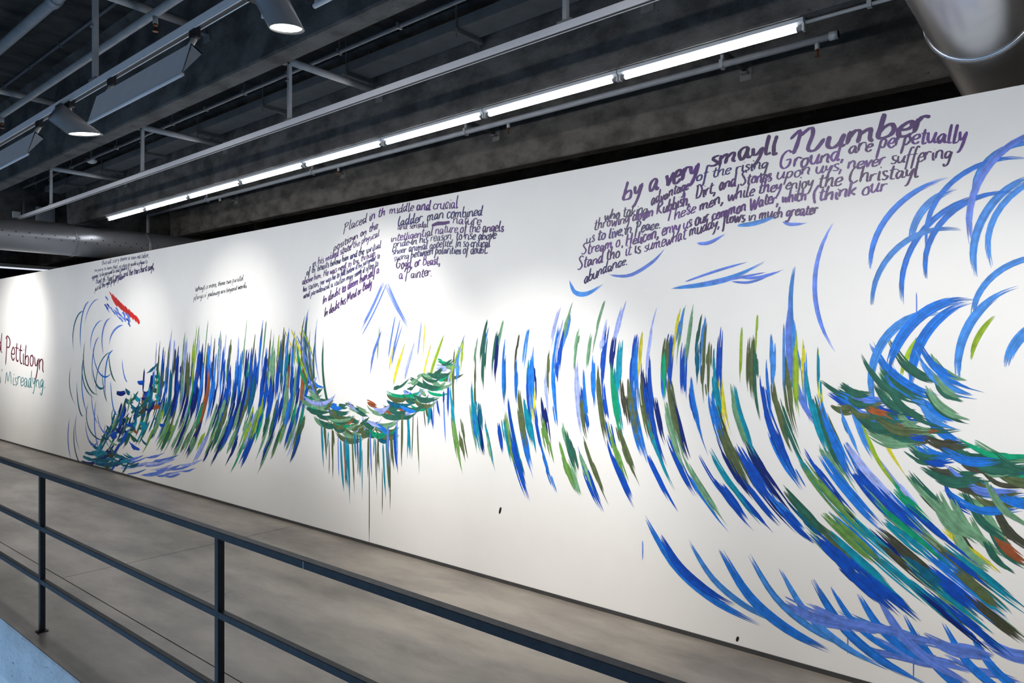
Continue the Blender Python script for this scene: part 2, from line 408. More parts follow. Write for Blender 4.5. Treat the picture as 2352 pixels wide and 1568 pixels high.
washer(-2.28, -1.14, 'grey wedge wall washer of which a lower corner shows at the top edge')
washer(-8.85, -7.71, 'wall washer on the near track, first left of the frame')
washer(-11.1, -9.96, 'wall washer on the near track, second left of the frame')
washer(-14.0, -12.86, 'wall washer on the track beyond the far duct, nearest to it')
washer(-16.8, -15.66, 'wall washer at the far end of the track beyond the far duct')
washer(0.35, 1.5, 'wall washer on the short track, beside the shiny duct')
washer(2.4, 3.55, 'wall washer at the right end of the short track')

# ------------------------------------------------------------------ pipes, conduits, trays
def sprinkler_pipe(D, z, xa, xb, r, heads, arms, face, label, capped):
    t = empty('sprinkler_pipe', (xa, D, z)); tag(t, label, 'pipe'); off = (xa, D, z)
    MB().tube((xa, D, z), (xb, D, z), r, n=18).build('pipe', M['pipe'], t, smooth=True, offset=off)
    if capped:
        MB().tube((xb-0.06, D, z), (xb, D, z), r*1.22, n=18).build('end_cap', M['pipe'], t, smooth=True, offset=off)
        MB().tube((xa, D, z), (xa, D, z-0.75), r, n=16).build('drop_pipe', M['pipe'], t, smooth=True, offset=off)
    for x in heads:
        hh = MB().tube((x, D, z-r*0.6), (x, D, z-r-0.045), 0.017, n=12).build('head_socket', M['pipe'], t, smooth=True, offset=off)
        MB().lathe([(0, 0.013), (0.012, 0.015), (0.02, 0.006), (0.045, 0.006), (0.048, 0.018), (0.052, 0.018), (0.053, 0.0)], (x, D, z-r-0.045), (0, 0, -1), 12).build('sprinkler_head', M['brass'], hh, offset=off)
    for x in arms:
        za = z+0.10
        a = MB().tube((x, face[0]+0.03, za), (x, face[1]-0.04, za), 0.024, n=12).build('support_arm', M['darkpipe'], t, smooth=True, offset=off)
        bracket(MB(), x, face[1], za).build('wall_shoe', M['bracket'], a, offset=off)
        MB().box(x-0.014, x+0.014, D-r-0.006, D+r+0.006, z-r-0.006, z+r+0.008).box(x-0.012, x+0.012, D-0.008, D+0.008, z+r, za).build('pipe_clip', M['pipe'], a, offset=off)
        MB().box(x+0.22, x+0.32, D-0.22, D-0.12, za-0.06, za+0.01).tube((x+0.28, D-0.17, za-0.08), (x+0.28, D-0.17, za+0.04), 0.012, n=8).build('cable_clamp', M['dark'], a, offset=off)
    return t
sprinkler_pipe(5.38, 4.0, px(340, 500, 5.38)[0], px(1926, 75, 5.38)[0], 0.026, (-1.62, -4.55, -7.3, -10.2), (-2.34, -5.13, -7.85, -10.6), (RIBS[2]+RW+0.02, RIBS[3]-0.012),
               'grey sprinkler pipe with capped end behind the fluorescent row', True)
sprinkler_pipe(2.117, 4.0, -13.2, 4.6, 0.027, (px(357, 30, 2.117)[0], px(5, 268, 2.117)[0], -0.6), (), None, 'grey sprinkler pipe above the near lighting track, with copper heads', False)
def simple_pipe(name, p0, p1, r, m, label, cat, clips=(), coup=()):
    o = MB().tube(p0, p1, r, n=16).build(name, m, smooth=True); tag(o, label, cat)
    for x in clips: MB().box(x-0.010, x+0.010, p0[1]-r*1.5, p0[1]+r*1.5, p0[2]-r*1.25, p0[2]+r*1.4).build('clip', M['bracket'], o)
    for x in coup: MB().tube((x-0.05, p0[1], p0[2]), (x+0.05, p0[1], p0[2]), r*1.22, n=16).build('coupling', M['pipe'], o, smooth=True)
    return o
simple_pipe('ceiling_pipe', (-13.2, 1.92, 4.40), (4.6, 1.92, 4.40), 0.043, M['pipe'], 'thick dark grey pipe under the slab in the top left corner', 'pipe', coup=(px(125, 2, 1.92)[0],))
simple_pipe('conduit', (-13.2, 2.30, 4.475), (4.6, 2.30, 4.475), 0.013, M['darkpipe'], 'thin clipped conduit under the slab, left of the near track', 'conduit', clips=[-12+0.8*i for i in range(20)])
cd = simple_pipe('conduit', (-12.9, 3.62, 4.22), (4.6, 3.62, 4.22), 0.016, M['darkpipe'], 'thin clipped conduit in the dark bay before the cable tray', 'conduit', clips=[-12.4+0.75*i for i in range(22)])
for i in range(10): MB().tube((-12.4+1.5*i, 3.62, 4.23), (-12.4+1.5*i, 3.62, ZS), 0.004, n=6).build('drop_rod', M['darkpipe'], cd)
MB().tube((-12.9, 3.62, 4.23), (-12.9, 3.62, 3.3), 0.016, n=12).build('drop_pipe', M['darkpipe'], cd, smooth=True)
# cable tray on trapeze hangers
tr = empty('cable_tray', (-5, 4.0, 4.2)); tag(tr, 'dark metal cable tray on trapeze hangers beside the second rib', 'cable tray'); off = (-5, 4.0, 4.2)
MB().box(-12.9, 4.6, 3.90, 4.13, 4.20, 4.203).box(-12.9, 4.6, 3.90, 3.903, 4.203, 4.28).box(-12.9, 4.6, 4.127, 4.13, 4.203, 4.28).build('tray', M['tray'], tr, offset=off)
for i in range(9):
    x = -11.95+1.357*i
    b = MB().box(x-0.02, x+0.02, 3.88, 4.17, 4.165, 4.199).build('trapeze_bar', M['bracket'], tr, bevel=0.003, offset=off)
    for y in (3.888, 4.14): MB().tube((x, y, 4.13), (x, y, ZS), 0.005, n=8).build('threaded_rod', M['darkpipe'], b, offset=off)
# smoke detector on the slab
q = px(265, 345, 4.0); dx = pxd(265, 4.0)
sd = empty('smoke_detector', (q[0], 3.70, 4.26)); tag(sd, 'white round smoke detector hanging in the dark bay', 'smoke detector')
MB().lathe([(0, 0.0), (0.0, 0.068), (0.018, 0.070), (0.034, 0.060), (0.05, 0.036), (0.055, 0.0)], (0, 0, 0), (0, 0, -1), 24).build('detector_body', M['plastic_white'], sd, smooth=True)
MB().tube((0, 0, 0), (0, 0, ZS-4.26), 0.010, n=10).build('stem', M['darkpipe'], sd, smooth=True)
# boxes on the cross girder
def ebox(y, z, w_, h_, m, label):
    o = MB().box(-13.3, -13.22, y-w_/2, y+w_/2, z-h_/2, z+h_/2).build('electrical_box', m, bevel=0.006); tag(o, label, 'electrical box')
    MB().box(-13.22, -13.214, y-w_*0.38, y+w_*0.38, z-h_*0.4, z+h_*0.4).build('cover', m, o, bevel=0.002)
    return o
ebox(4.02, 3.86, 0.26, 0.30, M['pipe'], 'grey electrical box on the far girder, under the empty track')
ebox(3.62, 3.83, 0.10, 0.12, M['plastic_white'], 'small white junction box left of the grey electrical box')
ebox(2.62, 3.92, 0.10, 0.10, M['pipe'], 'tiny junction box at the left edge under the first rib')

# shoes on the rib behind the wall
for i, u_ in enumerate((735, 985, 1328, 1857)):
    s = -i
    x = px(u_, 380, RIBS[4]-0.03)[0]
    z = px(u_, (437, 437, 362, 263)[i], RIBS[4]-0.03)[2]
    yf = RIBS[4]-0.002
    o = MB().box(x-0.06, x+0.06, yf-0.010, yf+0.0, z-0.07, z+0.07).box(x-0.05, x+0.05, yf-0.09, yf, z-0.035, z-0.02).tube((x+0.07, yf-0.06, z-0.03), (x+0.07, yf-0.06, z+0.09), 0.012, n=8).build('wall_bracket', M['bracket'])
    tag(o, 'small steel bracket on the brown rib above the mural, '+('first', 'second', 'third', 'fourth')[i]+' from the left', 'bracket', 'brackets on the rib behind the wall')

# ------------------------------------------------------------------ ventilation ducts
def duct(x, z, r, m, label, holes, seams, y0=-2.4, y1=9.4):
    t = empty('ventilation_duct', (x, 4.0, z)); tag(t, label, 'duct'); off = (x, 4.0, z)
    ys = [y0]+[s for s in seams if y0 < s < y1]+[y1]
    for a, b in zip(ys[:-1], ys[1:]):
        MB().tube((x, a, z), (x, b, z), r, n=64, cap=False).build('duct_section', m, t, smooth=True, offset=off)
    for s in seams:
        MB().lathe([(-0.020, r*1.0), (-0.018, r*1.035), (-0.010, r*1.045), (-0.004, r*1.02), (0.004, r*1.02), (0.010, r*1.045), (0.018, r*1.035), (0.020, r*1.0)], (x, s, z), (0, 1, 0), 64).build('seam_ring', m, t, smooth=True, offset=off)
        MB().lathe([(-0.012, r*1.02), (-0.01, r*1.05), (0.01, r*1.05), (0.012, r*1.02)], (x, s, z+0.001), (0, 1, 0), 48).build('band_clamp', M['bracket'], t, smooth=True, offset=off) if not holes else None
    if holes:
        mb = MB()
        for row, ang in enumerate((-8, 6)):
            a = math.radians(ang)
            for k in range(int((y1-y0)/0.16)):
                y = y0+0.05+0.16*k+0.08*row
                p = Vector((x+math.cos(a)*(r-0.001), y, z+math.sin(a)*(r-0.001))); d = Vector((math.cos(a), 0, math.sin(a)))
                mb.tube(tuple(p), tuple(p+d*0.0025), 0.010, n=8)
        o = mb.build('nozzle_holes', M['dark'], t, offset=off); o['kind'] = 'stuff'
    return t
duct(-11.85, 3.33, 0.222, M['duct_dull'], 'dark grey perforated round duct crossing at the far left', True, (-0.3, 0.75, 1.8, 2.85, 3.94, 4.99, 6.04, 7.1))
duct(-0.1163*3.9, HC+0.3927*3.9, 0.057*3.9, M['duct'], 'shiny galvanised round duct in the top right corner', False, (-0.3, 1.8, 3.9, 6.0, 8.1))
simple_pipe('duct_pipe', (-12.25, -2.4, 3.60), (-12.25, 9.4, 3.60), 0.04, M['darkpipe'], 'grey pipe running along the top of the far duct', 'pipe')
ft = empty('fluorescent_light', (-19.83, 3.0, 3.58)); tag(ft, 'distant pale light strip below the far duct at the left edge', 'light')
MB().box(-0.03, 0.03, -1.2, 3.4, 0.02, 0.10).build('batten', M['fixture'], ft)
MB().tube((0.02, -1.15, 0.0), (0.02, 3.35, 0.0), 0.018, n=12).build('tube', emit('dim_far_tube', (0.85, 0.92, 1.0), 0.9), ft, smooth=True)

# ------------------------------------------------------------------ paint on the wall
YP = DW
class Paint:                                           # flat paint film, one vertex colour per bristle track
    def __init__(s): s.v = []; s.f = []; s.c = []; s.area = 0
    def ribbon(s, pts, wid, colr, lift):
        n = len(pts); b = len(s.v)
        for i in range(n):
            p0 = pts[max(0, i-1)]; p1 = pts[min(n-1, i+1)]
            dx, dz = p1[0]-p0[0], p1[1]-p0[1]; L = math.hypot(dx, dz) or 1e-6
            nx, nz = -dz/L, dx/L; w = wid[i]*0.5
            yy = YP-lift-i*0.000008
            s.v.append((pts[i][0]+nx*w, yy, pts[i][1]+nz*w)); s.v.append((pts[i][0]-nx*w, yy, pts[i][1]-nz*w))
            if i: s.area += L*0.5*wid[i]
        for i in range(n-1):
            s.f.append((b+2*i, b+2*i+1, b+2*i+3, b+2*i+2))
        s.c += [colr]*(2*n)
    def build(s, name, parent):
        me = bpy.data.meshes.new(name); me.from_pydata(s.v, [], s.f); me.update()
        at = me.color_attributes.new('pigment', 'FLOAT_COLOR', 'POINT')
        for i, c in enumerate(s.c): at.data[i].color = (*c, 1)
        me.materials.append(M['paint'])
        o = bpy.data.objects.new(name, me); col.objects.link(o); o.parent = parent
        return o
def W(u, v):
    p = px(u, v, DW); return (p[0], p[2])
def mpp(u): return pxd(u, DW)/F                         # metres per pixel on the wall at column u
def vary(c, r, a=0.12):
    k = 1+r.uniform(-a, a); return tuple(max(0, min(1, v*k)) for v in c)
PAL = {k: lin(v) for k, v in dict(ultra=(0, 70, 176), navy=(0, 30, 108), cerulean=(24, 110, 208), sky=(60, 130, 210), teal=(0, 132, 160), dteal=(0, 88, 118),
       sage=(104, 150, 116), olive=(80, 94, 58), dgreen=(36, 92, 76), char=(62, 64, 48), lime=(140, 172, 34), yellow=(206, 200, 38), emerald=(0, 146, 104),
       brown=(150, 80, 38), peri=(90, 124, 214), lperi=(150, 166, 228), green=(96, 142, 66), purple=(70, 38, 104), indigo=(40, 36, 92), ink=(26, 26, 46), red=(196, 34, 34), maroon=(104, 38, 62), tgreen=(56, 118, 122), black=(20, 20, 22)).items()}
layer = [0]
def lift():                                            # thickness of the paint film where strokes cross
    layer[0] += 1
    return 0.0005+(layer[0]*37 % 211)*0.0000095
def smooth_curve(pts, n):
    out = []
    m = len(pts)-1
    for i in range(n+1):
        t = i/n*m; k = min(int(t), m-1); f = t-k
        p0, p1, p2, p3 = pts[max(k-1, 0)], pts[k], pts[k+1], pts[min(k+2, m)]
        out.append(tuple(0.5*((2*p1[j])+(-p0[j]+p2[j])*f+(2*p0[j]-5*p1[j]+4*p2[j]-p3[j])*f*f+(-p0[j]+3*p1[j]-3*p2[j]+p3[j])*f*f*f) for j in (0, 1)))
    return out
strokes = []
def wall_top(u): return 640.6-0.18995*u
def on_text(u, v): return v < lerp_tab(u, [(1250, 560), (1300, 668), (1450, 640), (1880, 515), (2040, 470), (2190, 390), (2240, 345), (2260, 0)])
def brush(pts_px, wpx, c, r, bristles=None, ragged=0.22, taper=0.38, n=16, dry=0.0):
    """a loaded flat brush pulled along a curve; the ends split into bristle tracks"""
    pts_px = [(u, max(v, wall_top(u)+wpx*0.5+6)) for u, v in pts_px]
    P = Paint(); um = sum(p[0] for p in pts_px)/len(pts_px)
    cur = [W(*p) for p in smooth_curve(pts_px, n)]
    wm = wpx*mpp(um)
    B = bristles or max(3, min(10, int(wpx/2.4)))
    base = lift()
    nor = []
    for i in range(n+1):
        a, b = cur[max(0, i-1)], cur[min(n, i+1)]; dx, dz = b[0]-a[0], b[1]-a[1]; L = math.hypot(dx, dz) or 1e-6
        nor.append((-dz/L, dx/L))
    for k in range(B):
        o = ((k+0.5)/B-0.5)*wm if B > 1 else 0
        edge = abs((k+0.5)/B-0.5)*2
        t0 = r.random()**1.6*ragged*(0.4+edge); t1 = 1-r.random()**1.3*ragged*(0.5+1.2*edge)
        if r.random() < dry: t1 = t0+(t1-t0)*r.uniform(0.3, 0.8)
        if t1-t0 < 0.15: continue
        cc = vary(c, r, 0.22); pts = []; wid = []
        m = 12
        for i in range(m+1):
            t = t0+(t1-t0)*i/m; f = t*n; q = min(int(f), n-1); g_ = f-q
            x = cur[q][0]*(1-g_)+cur[q+1][0]*g_; z = cur[q][1]*(1-g_)+cur[q+1][1]*g_
            nx, nz = nor[q]
            prof = (1-taper)+taper*math.sin(math.pi*min(1, max(0, t*0.9+0.08)))
            oo = o*prof+wm*0.02*math.sin(7*t+k*1.7)
            pts.append((x+nx*oo, z+nz*oo))
            e = min(1, i/2.0+0.15, (m-i)/3.0+0.02)
            wid.append(wm/B*1.45*prof*e+0.0002)
        P.ribbon(pts, wid, cc, base+k*0.00002)
    strokes.append(P)
    return P
R_ = random.Random(21)
def pick(r, table):
    tot = sum(w for _, w in table); x = r.random()*tot
    for k, w in table:
        x -= w
        if x <= 0: return PAL[k]
    return PAL[table[-1][0]]
def lerp_tab(x, tab):
    if x <= tab[0][0]: return tab[0][1]
    for (a, va), (b, vb) in zip(tab[:-1], tab[1:]):
        if x <= b: return va+(vb-va)*(x-a)/(b-a)
    return tab[-1][1]
def flow(u, v, length, field, n=6):
    """follow a direction field up and down from (u, v)"""
    up, dn = [], []
    h_ = length/n
    a, b = u, v
    for i in range(n//2):
        L = field(a, b); k = h_/math.hypot(1, L); a -= L*k; b -= k; up.append((a, b))
    a, b = u, v
    for i in range(n//2):
        L = field(a, b); k = h_/math.hypot(1, L); a += L*k; b += k; dn.append((a, b))
    return up[::-1]+[(u, v)]+dn

# band of strokes, right half: upright, then sweeping to the lower right
def fieldR(u, v):
    k = lerp_tab(u, [(1050, 0.28), (1400, 0.45), (1700, 0.70), (2300, 0.95)])
    if v < 860: return -0.34*(860-v)/140*lerp_tab(u, [(1050, 1.0), (1500, 0.9), (1750, 0.1), (2000, -0.3)])
    return k*min(1.35, (v-860)/260)
topR = [(1050, 800), (1250, 740), (1500, 750), (1750, 760), (1880, 840), (2050, 1040), (2200, 1200), (2330, 1380)]
botR = [(1050, 1030), (1250, 1090), (1450, 1120), (1650, 1180), (1850, 1280), (2050, 1400), (2330, 1500)]
for i in range(235):
    u = 1050+1230*((i+0.5)/235)**1.12+R_.uniform(-14, 14)
    a, b = lerp_tab(u, topR), lerp_tab(u, botR)
    if b-a < 30: continue
    f = R_.random(); v = a+(b-a)*f
    big = lerp_tab(u, [(1050, 0.62), (1500, 0.85), (2000, 1.15)])
    if f < 0.18:
        c = pick(R_, [('lime', 2), ('yellow', 3), ('sky', 3), ('lperi', 2), ('sage', 3), ('dgreen', 2), ('teal', 1.5), ('char', 1)]); wd = R_.uniform(5, 12); ln = R_.uniform(110, 210)
    elif f < 0.55:
        c = pick(R_, [('ultra', 5), ('navy', 1.5), ('cerulean', 3), ('dgreen', 2.5), ('olive', 2.5), ('char', 1.6), ('teal', 2.5), ('dteal', 1.5), ('sage', 2), ('emerald', 1), ('yellow', 0.9), ('lperi', 1)]); wd = R_.uniform(7, 20); ln = R_.uniform(120, 250)
    else:
        c = pick(R_, [('ultra', 6), ('navy', 2.5), ('cerulean', 2.5), ('olive', 2), ('char', 1.6), ('teal', 3), ('dteal', 1.5), ('sage', 1.6), ('green', 1.6), ('dgreen', 2)]); wd = R_.uniform(8, 22); ln = R_.uniform(120, 260)
    pts = flow(u, v, ln*big, fieldR)
    brush(pts, wd*big*1.3, c, R_, ragged=R_.uniform(0.3, 0.62), dry=0.2 if R_.random() < 0.4 else 0.0)
# longer sweeping strokes below the band at the right
for i in range(13):
    u = 1470+62*i+R_.uniform(-20, 20); v = 1190+21*i+R_.uniform(-15, 15)
    ln = R_.uniform(200, 330)
    pts = [(u, v), (u+ln*0.22, v+ln*0.36), (u+ln*0.52, v+ln*0.62), (u+ln*0.86, v+ln*0.80)]
    brush(pts, R_.uniform(13, 24), pick(R_, [('cerulean', 3), ('sky', 2), ('peri', 2), ('ultra', 1.5)]), R_, ragged=0.15, taper=0.7)

# band, left half: finer strokes leaning the other way
def fieldL(u, v):
    if v < 900: return -0.06-0.10*(900-v)/140*0.4
    return -0.16-0.50*min(1.3, (v-900)/170)*lerp_tab(u, [(340, 1.1), (700, 0.45)])
for i in range(320):
    u = 350+350*((i+0.5)/320)**0.92+R_.uniform(-6, 6)
    a, b = lerp_tab(u, [(350, 850), (400, 800), (560, 790), (700, 800)]), lerp_tab(u, [(350, 1010), (480, 1040), (600, 1040), (700, 1030)])
    f = R_.random(); v = a+(b-a)*f
    if f < 0.2:
        c = pick(R_, [('sage', 3), ('olive', 2), ('lperi', 2), ('cerulean', 2), ('char', 1.5), ('lime', 0.6), ('dgreen', 1)]); wd = R_.uniform(2.5, 5.5); ln = R_.uniform(80, 150)
    elif f < 0.62:
        c = pick(R_, [('ultra', 6), ('navy', 4), ('cerulean', 3), ('sage', 2), ('olive', 1.6), ('dteal', 1), ('emerald', 0.6), ('brown', 0.35)]); wd = R_.uniform(4, 10); ln = R_.uniform(70, 150)
    else:
        c = pick(R_, [('sage', 5), ('green', 2), ('olive', 3), ('dgreen', 1.6), ('ultra', 2.2*(u > 520)+0.4), ('navy', 1), ('lperi', 1), ('lime', 0.6), ('emerald', 0.7)]); wd = R_.uniform(3.5, 9); ln = R_.uniform(50, 120)
    brush(flow(u, v, ln, fieldL), wd*1.6, c, R_, bristles=R_.choice((3, 4, 5)), ragged=0.5)

# hanging swags with drips in the middle
def arc(cu, cv, ru, rv, a0, a1, wd, c, rag=0.12, taper=0.65):
    pts = [(cu+ru*math.cos(math.radians(a0+(a1-a0)*k/6)), cv-rv*math.sin(math.radians(a0+(a1-a0)*k/6))) for k in range(7)]
    if cu > 1850 and sum(on_text(*p) or p[1] < wall_top(p[0])+14 for p in pts) > 0: return False
    brush(pts, wd, c, R_, ragged=rag, taper=taper, n=26); return True
def swag_y(u): return lerp_tab(u, [(690, 860), (720, 915), (770, 965), (830, 985), (890, 965), (940, 920), (1000, 890), (1045, 850)])
for i in range(12):                                    # long side sweeps
    k = i/11
    arc(800+R_.uniform(-10, 25), 780+40*k+R_.uniform(-20, 20), 95+R_.uniform(-12, 22), 170+R_.uniform(-20, 30), 160+R_.uniform(-6, 12), 225+R_.uniform(-20, 25), R_.uniform(4, 9), pick(R_, [('peri', 3), ('dgreen', 3), ('dteal', 2), ('emerald', 1.5), ('olive', 1.5), ('sky', 1)]), 0.25)
for i in range(64):
    u = R_.uniform(705, 1030); v = swag_y(u)+R_.uniform(-50, 8); ru = R_.uniform(20, 44); rv = R_.uniform(18, 40)
    arc(u, v, ru, rv, R_.uniform(190, 215), R_.uniform(310, 350), R_.uniform(6, 13), pick(R_, [('dgreen', 6), ('olive', 5), ('sage', 3), ('emerald', 1.2), ('brown', 1), ('lperi', 1), ('dteal', 1)]), 0.3, 0.8)
for i in range(60):
    u = R_.uniform(700, 1040); v = swag_y(u)+R_.uniform(-55, 15); s_ = R_.uniform(24, 56); k = R_.uniform(-0.9, 0.9)
    brush([(u-s_*0.4, v+s_*0.3*k), (u, v+s_*0.08), (u+s_*0.45, v-s_*0.5*k)], R_.uniform(7, 16), pick(R_, [('dgreen', 4), ('sage', 4), ('cerulean', 2.6), ('olive', 2), ('emerald', 1), ('lperi', 1.6), ('brown', 0.8)]), R_, ragged=0.55, taper=0.6)
for i in range(52):
    u = R_.uniform(735, 1035); v0 = swag_y(u)+R_.uniform(10, 40); ln = R_.uniform(60, 175)*(1 if 790 < u < 960 else 0.7)
    j = R_.uniform(-4, 10)
    brush([(u, v0), (u+j*0.3, v0+ln*0.4), (u+j, v0+ln)], R_.uniform(2.5, 7), pick(R_, [('teal', 4), ('ultra', 2.5), ('olive', 3), ('peri', 2), ('brown', 1), ('char', 1)]), R_, bristles=2, ragged=0.3)
for i in range(26):
    left = i < 8
    u = R_.uniform(680, 720) if left else R_.uniform(850, 1045); v = R_.uniform(800, 880); ln = R_.uniform(60, 120)
    k = 0.35 if left else R_.uniform(-0.35, -0.05)
    brush([(u-k*ln*0.9, v-ln*0.75), (u-k*ln*0.25, v-ln*0.2), (u+k*ln*0.1, v+ln*0.2)], R_.uniform(3, 8), pick(R_, [('lperi', 4), ('peri', 3), ('yellow', 2), ('lime', 1.5), ('sage', 1)]), R_, ragged=0.3, taper=0.8)
for i in range(9):                                     # thin slanting blue lines under the middle text
    u = 885+R_.uniform(-8, 8); s = -1 if i < 5 else 1
    ln = R_.uniform(70, 125); v = R_.uniform(632, 652)
    brush([(u, v), (u+s*ln*0.22, v+ln*0.5), (u+s*ln*0.48, v+ln)], R_.uniform(1.6, 3.6), PAL['peri'], R_, bristles=2, ragged=0.2)

# wide blue arcs, upper right
made = 0
for i in range(400):
    cu = R_.uniform(2080, 2480); cv = R_.uniform(430, 760); ru = R_.uniform(120, 300); rv = ru*R_.uniform(0.85, 1.05)
    made += bool(arc(cu, cv, ru, rv, R_.uniform(176, 200), R_.uniform(70, 105), R_.uniform(10, 17), pick(R_, [('sky', 4), ('peri', 2), ('cerulean', 3)]), 0.1, 0.45))
    if made == 11: break
for i in range(5):
    cu = 2130+i*75+R_.uniform(-30, 30); cv = 820+R_.uniform(-40, 70); ru = R_.uniform(110, 190)
    arc(cu, cv, ru, ru*1.1, R_.uniform(170, 215), R_.uniform(75, 105), R_.uniform(17, 27), pick(R_, [('cerulean', 5), ('sky', 2)]), 0.15, 0.5)
    if i % 2: arc(cu+6, cv+8, ru*0.88, ru*0.95, 170, 125, 10, PAL['lime'])
for i in range(6):                                     # long arcs opening left, beside the band
    cu = 2040+R_.uniform(-30, 60); cv = 620+R_.uniform(-40, 170); ru = R_.uniform(170, 250)
    arc(cu, cv, ru, ru*R_.uniform(1.1, 1.4), R_.uniform(130, 165), R_.uniform(205, 240), R_.uniform(9, 15), pick(R_, [('peri', 4), ('sky', 3)]), 0.12, 0.5)
# green and blue sheaves, right edge
for i in range(85):
    t = R_.random()
    u = lerp_tab(t, [(0, 1925), (0.35, 2080), (0.6, 2190), (1, 2350)])+R_.uniform(-15, 40); v = lerp_tab(t, [(0, 910), (0.35, 1010), (0.6, 1080), (1, 1130)])+R_.uniform(-65, 60)*(0.35+t)
    s = R_.uniform(70, 190)*(0.5+0.6*t); k = R_.uniform(0.2, 0.55)
    pts = [(u-s*0.55, v-s*0.5*k-s*0.08), (u-s*0.1, v+s*0.10*k), (u+s*0.3, v+s*0.22*k), (u+s*0.65, v+s*0.16*k)]
    brush(pts, R_.uniform(10, 26), pick(R_, [('dgreen', 5), ('sage', 4), ('char', 2.5), ('olive', 2), ('cerulean', 3), ('ultra', 1.5), ('emerald', 1.2), ('peri', 1.5), ('brown', 1)]), R_, ragged=0.35, taper=0.7)
for i in range(26):
    u = R_.uniform(2040, 2180); v = R_.uniform(830, 985); s = R_.uniform(60, 150)
    pts = [(u-s*0.5, v-s*0.45), (u-s*0.2, v+s*0.02), (u+s*0.2, v+s*0.3), (u+s*0.6, v+s*0.42)]
    brush(pts, R_.uniform(9, 20), pick(R_, [('cerulean', 4), ('dgreen', 3), ('sage', 2.5), ('sky', 2)]), R_, ragged=0.35, taper=0.7)
for i in range(14):
    u = R_.uniform(2190, 2350); v = R_.uniform(1150, 1300); s = R_.uniform(70, 150)
    brush([(u-s*0.4, v-s*0.5), (u-s*0.1, v), (u+s*0.4, v+s*0.35)], R_.uniform(12, 24), pick(R_, [('dgreen', 4), ('sage', 3), ('ultra', 2), ('brown', 1), ('char', 2)]), R_, ragged=0.35)
# pale wash strokes along the foot of the wall, right
for i in range(11):
    t = (i+0.5)/11
    u = 1840+500*t+R_.uniform(-25, 25); v = 1430+95*t+R_.uniform(-28, 34); s = R_.uniform(130, 260)
    if v > 1568+40: continue
    brush([(u-s*0.5, v-s*0.22), (u-s*0.1, v-s*0.02), (u+s*0.25, v+s*0.05), (u+s*0.6, v+s*0.16)], R_.uniform(12, 30), pick(R_, [('peri', 5), ('sky', 1)]), R_, ragged=0.35)
# blue flourishes by the right-hand text
for (pts, wd) in (([(1310, 640), (1322, 668), (1350, 676), (1385, 655)], 10), ([(1400, 632), (1450, 634), (1500, 600), (1530, 572)], 7), ([(1600, 562), (1630, 556), (1664, 540)], 7), ([(1695, 515), (1730, 512), (1780, 500)], 9), ([(1795, 510), (1820, 514), (1860, 512)], 7),
                  ([(1540, 662), (1620, 652), (1700, 630), (1790, 590)], 11), ([(1570, 650), (1650, 620), (1720, 600)], 5), ([(1600, 655), (1680, 640), (1760, 622)], 5), ([(1700, 640), (1750, 634), (1800, 615)], 6), ([(1680, 648), (1720, 646), (1770, 632)], 5)):
    brush([(a+R_.uniform(-4, 4), b+R_.uniform(-4, 4)) for a, b in pts], wd, PAL['peri'] if wd < 8 else PAL['sky'], R_, ragged=0.2, taper=0.7)
# far left: thin arcs and small dabs
for i in range(30):
    cu = R_.uniform(185, 300); cv = R_.uniform(760, 1030); ru = R_.uniform(12, 34); rv = R_.uniform(40, 90)
    a0 = R_.choice((95, 150, 185)); a1 = a0+R_.uniform(70, 130)
    arc(cu, cv, ru*1.2, rv, a0, a1, R_.uniform(2.8, 5.4), pick(R_, [('peri', 4), ('dteal', 2.5), ('cerulean', 2), ('dgreen', 1.5)]), 0.15)
for i in range(150):
    t = R_.random()
    u = 235+135*t+R_.uniform(-20, 20); v = lerp_tab(t, [(0, 1040), (0.5, 970), (1, 900)])+R_.gauss(0, 34); s = R_.uniform(18, 46)
    k = R_.uniform(-1.0, 0.5)
    brush([(u-s*0.3, v-s*0.5*k-s*0.1), (u, v+s*0.05), (u+s*0.3, v+s*0.45*k)] if R_.random() < 0.5 else flow(u, v, s*1.6, fieldL), R_.uniform(5, 11), pick(R_, [('navy', 4), ('dteal', 4), ('ultra', 3), ('dgreen', 3), ('sage', 2), ('teal', 2), ('lime', 0.7), ('brown', 0.4), ('char', 1)]), R_, bristles=3, ragged=0.35)
for i in range(46):
    u = R_.uniform(200, 310); v = lerp_tab(u, [(200, 1048), (250, 1052), (310, 1062)])+R_.uniform(-16, 14); s = R_.uniform(18, 40)
    brush([(u-s*0.5, v-R_.uniform(-4, 8)), (u, v+3), (u+s*0.5, v+R_.uniform(-4, 8))], R_.uniform(3, 7), pick(R_, [('dteal', 5), ('teal', 4), ('navy', 1)]), R_, bristles=3, ragged=0.35)
for i in range(24):
    u = R_.uniform(300, 460); v = lerp_tab(u, [(300, 1065), (460, 1070)])+R_.uniform(-22, 26); s = R_.uniform(30, 70)
    brush([(u-s*0.5, v+s*0.10), (u, v+s*0.04), (u+s*0.5, v-s*0.16)], R_.uniform(2.5, 6), pick(R_, [('peri', 5), ('lperi', 3)]), R_, bristles=3, ragged=0.3)
for i in range(9):                                     # a slanting patch of red and blue dabs
    t = i/8
    brush([(250+58*t, 668+54*t), (262+56*t, 690+48*t), (272+48*t, 706+38*t)], R_.uniform(5, 9), PAL['red'], R_, bristles=3, ragged=0.3)
for i in range(26):
    t = R_.random()
    u = 240+60*t+R_.uniform(-10, 2); v = 688+44*t+R_.uniform(-8, 14)
    brush([(u, v), (u+5, v+5), (u+8, v+12)], R_.uniform(2, 4.5), pick(R_, [('peri', 3), ('ultra', 2)]), R_, bristles=2)
